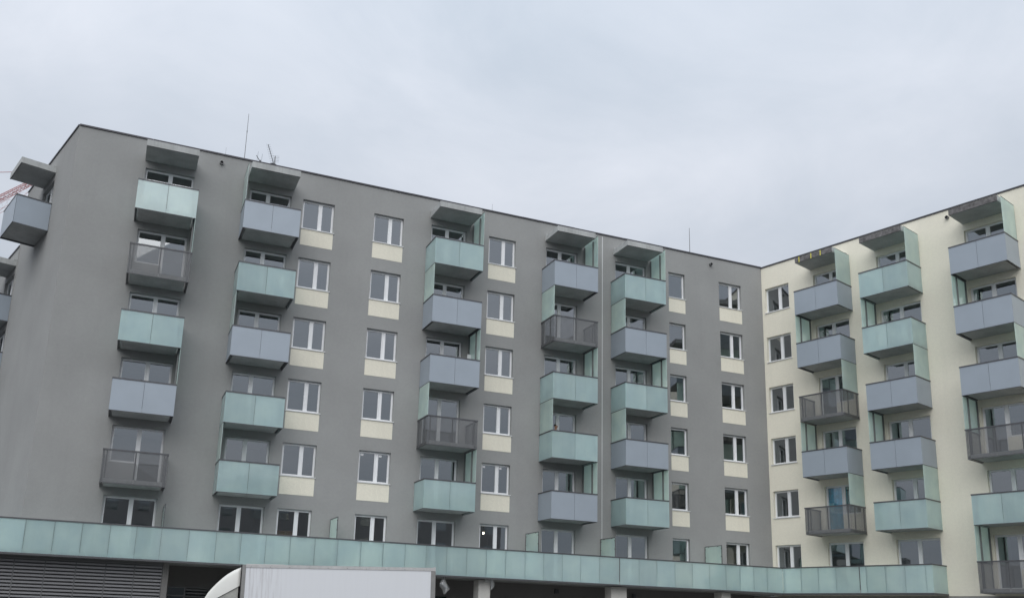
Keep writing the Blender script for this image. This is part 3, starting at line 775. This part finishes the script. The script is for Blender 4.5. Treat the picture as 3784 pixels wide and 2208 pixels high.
# ------------------------------------------------------------------ plastic bags and the lamp under the terrace
def bag(pts, seed, name, label):
    rnd = random.Random(seed); mb = MB(); rows = len(pts); n = 18
    for j, (cx, cz, rx, ry) in enumerate(pts):
        for k in range(n):
            a = 2 * math.pi * k / n; f = 1 + .30 * math.sin(5 * a + seed + j * .5) * (.5 + .5 * j / rows) + rnd.uniform(-.12, .12)
            mb.v.append((cx + rx * f * math.cos(a), ry * f * math.sin(a), cz + rnd.uniform(-.012, .012)))
    for j in range(rows - 1):
        for k in range(n): a, b = j * n + k, j * n + (k + 1) % n; mb.f.append((a, b, b + n, a + n))
    mb.f.append(tuple((rows - 1) * n + k for k in range(n)))
    return mb.mesh(name, 'plastic', True)
tag(put('plastic_bag', bag([(0, .0, .05, .04), (-.02, -.10, .075, .05), (-.03, -.22, .115, .07), (-.02, -.34, .165, .08), (.02, -.43, .20, .085), (.10, -.52, .18, .08), (.10, -.62, .11, .06), (.06, -.72, .06, .04), (.04, -.77, .02, .02)], 3, 'plastic_bag', ''), None, (22.80, -1.42, 3.52)),
    'large clear plastic bag hanging under the terrace beside the truck', 'plastic bag', 'plastic bags under the terrace')
tag(put('plastic_bag', bag([(0, 0, .075, .05), (.0, -.08, .085, .06), (.01, -.18, .095, .06), (.03, -.28, .09, .06), (.03, -.36, .07, .05), (-.01, -.44, .035, .03), (-.03, -.49, .015, .015)], 8, 'plastic_bag', ''), None, (25.07, -1.45, 3.51)),
    'small clear plastic bag hanging in front of the pale pillar', 'plastic bag', 'plastic bags under the terrace')
fl = thing('flood_light', 'small pale flood light under the terrace at the pillar top', 'lamp', (24.85, -1.42, 3.36))
put('housing', MB().prism([(-.12, -.06), (.12, -.05), (.10, .08), (-.10, .08)], 0, .12).mesh('housing', 'lampwhite'), fl)
put('bracket', MB().box(-.02, .02, .0, .04, .12, .139).mesh('bracket', 'metal'), fl)

# ------------------------------------------------------------------ seen through the windows
lb = thing('pendant_bulb', 'bare lit bulb hanging in the first floor room behind the terrace', 'light bulb', (25.786, 1.5, 5.82))
mb = MB(); nb_ = 10
for j in range(7):
    a = math.pi * j / 6
    mb.v += [(.04 * math.sin(a) * math.cos(2 * math.pi * k / nb_), .04 * math.sin(a) * math.sin(2 * math.pi * k / nb_), .048 * math.cos(a)) for k in range(nb_)]
for j in range(6):
    for k in range(nb_): a, b = j * nb_ + k, j * nb_ + (k + 1) % nb_; mb.f.append((a, b, b + nb_, a + nb_))
put('bulb', mb.mesh('bulb', 'bulb', True), lb)
put('cord', MB().bar((0, 0, .06), (0, 0, .63), .006, 5).mesh('cord', 'black'), lb)
def tarp():
    mb = MB(); nx, nz = 24, 10
    for j in range(nz + 1):
        for i in range(nx + 1): mb.v.append((i / nx * .98, .035 * math.sin(i * 1.1) + .02 * math.sin(i * 2.3 + j), j / nz * 2.2))
    for j in range(nz):
        for i in range(nx): a = j * (nx + 1) + i; mb.f.append((a, a + 1, a + nx + 2, a + nx + 1))
    k = len(mb.v); mb.v += [(x, y + .006, z_) for x, y, z_ in mb.v]; mb.f += [tuple(k + q for q in reversed(f)) for f in mb.f]
    return mb.mesh('blue_tarp', 'tarp', True)
p = FB.at(3.26, head(2) - 2.3, -.30)
tag(put('blue_tarp', tarp(), None, p, FB.rz), 'blue sheet hung behind the balcony door of the cream block', 'tarp')
bd = tag(put('leaning_board', MB().box(0, .22, -.02, .02, 0, 1.75).mesh('leaning_board', 'white'), None, (23.72, -.42, foot(4) + .18)), 'white board leaning on the blue-grey middle balcony beside the screen', 'board')
bd.rotation_euler = (R(-4), R(7), 0)

pl = tag(put('plywood_sheet', MB().box(0, .75, -.012, .012, 0, 1.5).mesh('plywood_sheet', 'warm'), None, (15.75, .62, foot(1) + .21)), 'brown board standing inside the window left of the first terrace screen', 'board')
pl.rotation_euler = (R(-9), 0, 0)

# ------------------------------------------------------------------ person standing at the balcony door
def skin_obj(name, verts, edges, radii, mat, parent, sub=2):
    me = bpy.data.meshes.new(name); me.from_pydata(verts, edges, []); me.materials.append(mat)
    o = put(name, me, parent)
    md = o.modifiers.new('skin', 'SKIN'); md.use_smooth_shade = True
    if not me.skin_vertices: me.skin_vertices.new() if hasattr(me.skin_vertices, 'new') else None
    sv = me.skin_vertices[0].data if me.skin_vertices else None
    if sv:
        for v_, r_ in zip(sv, radii): v_.radius = r_ if isinstance(r_, tuple) else (r_, r_); 
        sv[0].use_root = True
    sb_ = o.modifiers.new('smooth', 'SUBSURF'); sb_.levels = sub; sb_.render_levels = sub
    return o
per = thing('person', 'person in a yellow vest looking out over a frosted balcony rail', 'person', (28.68, -.36, foot(3) + .177), R(28))
mskin = plain('skin', (.42, .23, .16), .55, .4, 0, .05); mvest = plain('yellow_vest', (.62, .60, .08), .7, .3, 0, .08)
mtrs = plain('dark_trousers', (.03, .035, .05), .8, .3); mhair = plain('dark_hair', (.025, .018, .013), .7, .3)
def chain(spec):
    vs, es, rs, idx = [], [], [], {}
    for nm, par, co, r_ in spec:
        idx[nm] = len(vs); vs.append(co); rs.append(r_)
        if par: es.append((idx[par], idx[nm]))
    return vs, es, rs
arm = []
spec = [('pel', None, (0, 0, .90), (.14, .10)), ('wst', 'pel', (0, 0, 1.05), (.13, .09)), ('chs', 'wst', (0, 0, 1.26), (.16, .105)), ('nkb', 'chs', (0, -.005, 1.41), (.06, .06)), ('nck', 'nkb', (0, -.02, 1.46), (.052, .055)),
        ('jaw', 'nck', (0, -.045, 1.515), (.062, .075)), ('fac', 'jaw', (0, -.04, 1.575), (.074, .09)), ('crn', 'fac', (0, -.03, 1.635), (.066, .085)), ('nos', 'fac', (0, -.128, 1.565), (.012, .016))]
for s_, nm in ((-1, 'l'), (1, 'r')):
    spec += [(nm + 'hip', 'pel', (s_ * .09, 0, .86), .088), (nm + 'kne', nm + 'hip', (s_ * .10, -.02, .47), .06), (nm + 'ank', nm + 'kne', (s_ * .10, .02, .08), .04), (nm + 'toe', nm + 'ank', (s_ * .11, -.15, .035), .035),
             (nm + 'sho', 'chs', (s_ * .175, 0, 1.36), .055), (nm + 'elb', nm + 'sho', (s_ * .23, -.03, 1.08), .042), (nm + 'wri', nm + 'elb', (s_ * .20, -.24, 1.0), .027), (nm + 'plm', nm + 'wri', (s_ * .19, -.31, 1.0), (.035, .018))]
    for q in range(4): spec += [(f'{nm}f{q}', nm + 'plm', (s_ * (.165 + q * .018), -.365 + abs(q - 1.5) * .008, .995), .0085), (f'{nm}g{q}', f'{nm}f{q}', (s_ * (.165 + q * .018), -.395 + abs(q - 1.5) * .009, .972), .0075)]
    spec += [(nm + 't0', nm + 'plm', (s_ * .145, -.325, 1.0), .010), (nm + 't1', nm + 't0', (s_ * .135, -.36, .99), .008)]
v_, e_, r_ = chain(spec); skin_obj('body', v_, e_, r_, mskin, per)
v_, e_, r_ = chain([('pel', None, (0, 0, .84), (.155, .115)), ('wst', 'pel', (0, 0, 1.05), (.152, .112)), ('chs', 'wst', (0, 0, 1.26), (.182, .128)), ('col', 'chs', (0, 0, 1.395), (.09, .08)),
    ('ls', 'chs', (-.185, 0, 1.35), .07), ('le', 'ls', (-.235, -.03, 1.09), .054), ('lw', 'le', (-.205, -.215, 1.005), .04), ('rs', 'chs', (.185, 0, 1.35), .07), ('re', 'rs', (.235, -.03, 1.09), .054), ('rw', 're', (.205, -.215, 1.005), .04)])
skin_obj('jacket', v_, e_, r_, mvest, per)
v_, e_, r_ = chain([('pel', None, (0, 0, .92), (.15, .112)), ('lh', 'pel', (-.09, 0, .84), .10), ('lk', 'lh', (-.10, -.02, .47), .075), ('la', 'lk', (-.10, .015, .11), .058), ('rh', 'pel', (.09, 0, .84), .10), ('rk', 'rh', (.10, -.02, .47), .075), ('ra', 'rk', (.10, .015, .11), .058)])
skin_obj('trousers', v_, e_, r_, mtrs, per)
v_, e_, r_ = chain([('a', None, (0, .025, 1.58), (.072, .06)), ('b', 'a', (0, .01, 1.645), (.074, .085)), ('c', 'b', (0, -.04, 1.682), (.06, .06))])
skin_obj('hair', v_, e_, r_, mhair, per)
for s_ in (-1, 1):
    put('eye', cached(('eye',), lambda: MB().bar((0, 0, 0), (0, -.006, 0), .011, 8).mesh('eye', 'black')), per, (s_ * .03, -.126, 1.59))
    put('ear', cached(('ear',), lambda: MB().bar((-.006, 0, 0), (.006, .004, 0), .026, 8).mesh('ear', mskin)), per, (s_ * .078, -.03, 1.57))
put('mouth', MB().box(-.022, .022, -.122, -.115, 1.522, 1.528).mesh('mouth', mtrs), per)

# ------------------------------------------------------------------ houses across the street, seen only as reflections
def opposite(x0, x1, y, h, label, seed):
    o = thing('opposite_house', label, 'building', ((x0 + x1) / 2, y, 0), group='houses across the street')
    w = x1 - x0
    put('wall', MB().box(-w / 2, w / 2, -9, 0, 0, h).mesh('wall', 'opp'), o)
    mb = MB(); mb.v += [(-w / 2 - .3, .3, h + .01), (w / 2 + .3, .3, h + .01), (w / 2 + .3, -9.3, h + .01), (-w / 2 - .3, -9.3, h + .01), (-w / 2 + 3, -4.5, h + 2.6), (w / 2 - 3, -4.5, h + 2.6)]
    mb.f += [(0, 1, 5, 4), (2, 3, 4, 5), (1, 2, 5), (3, 0, 4), (3, 2, 1, 0)]; put('roof', mb.mesh('roof', 'roofing'), o)
    nw = int(w // 3.4)
    for k in range(int(h // 3)):
        for i in range(nw):
            put('window', cached(('ow',), lambda: MB().box(-.6, .6, .02, .05, 0, 1.5).mesh('window', 'glass')), o, (-w / 2 + (i + .5) * w / nw, .0, 1.1 + k * 3))
opposite(-52, -18, -72, 15.0, 'dark house across the street, left one reflected in the lower windows', 1)
opposite(-14, 14, -76, 16.5, 'dark house across the street, middle one reflected in the lower windows', 2)
opposite(20, 58, -74, 15.5, 'dark house across the street, right one reflected in the lower windows', 3)
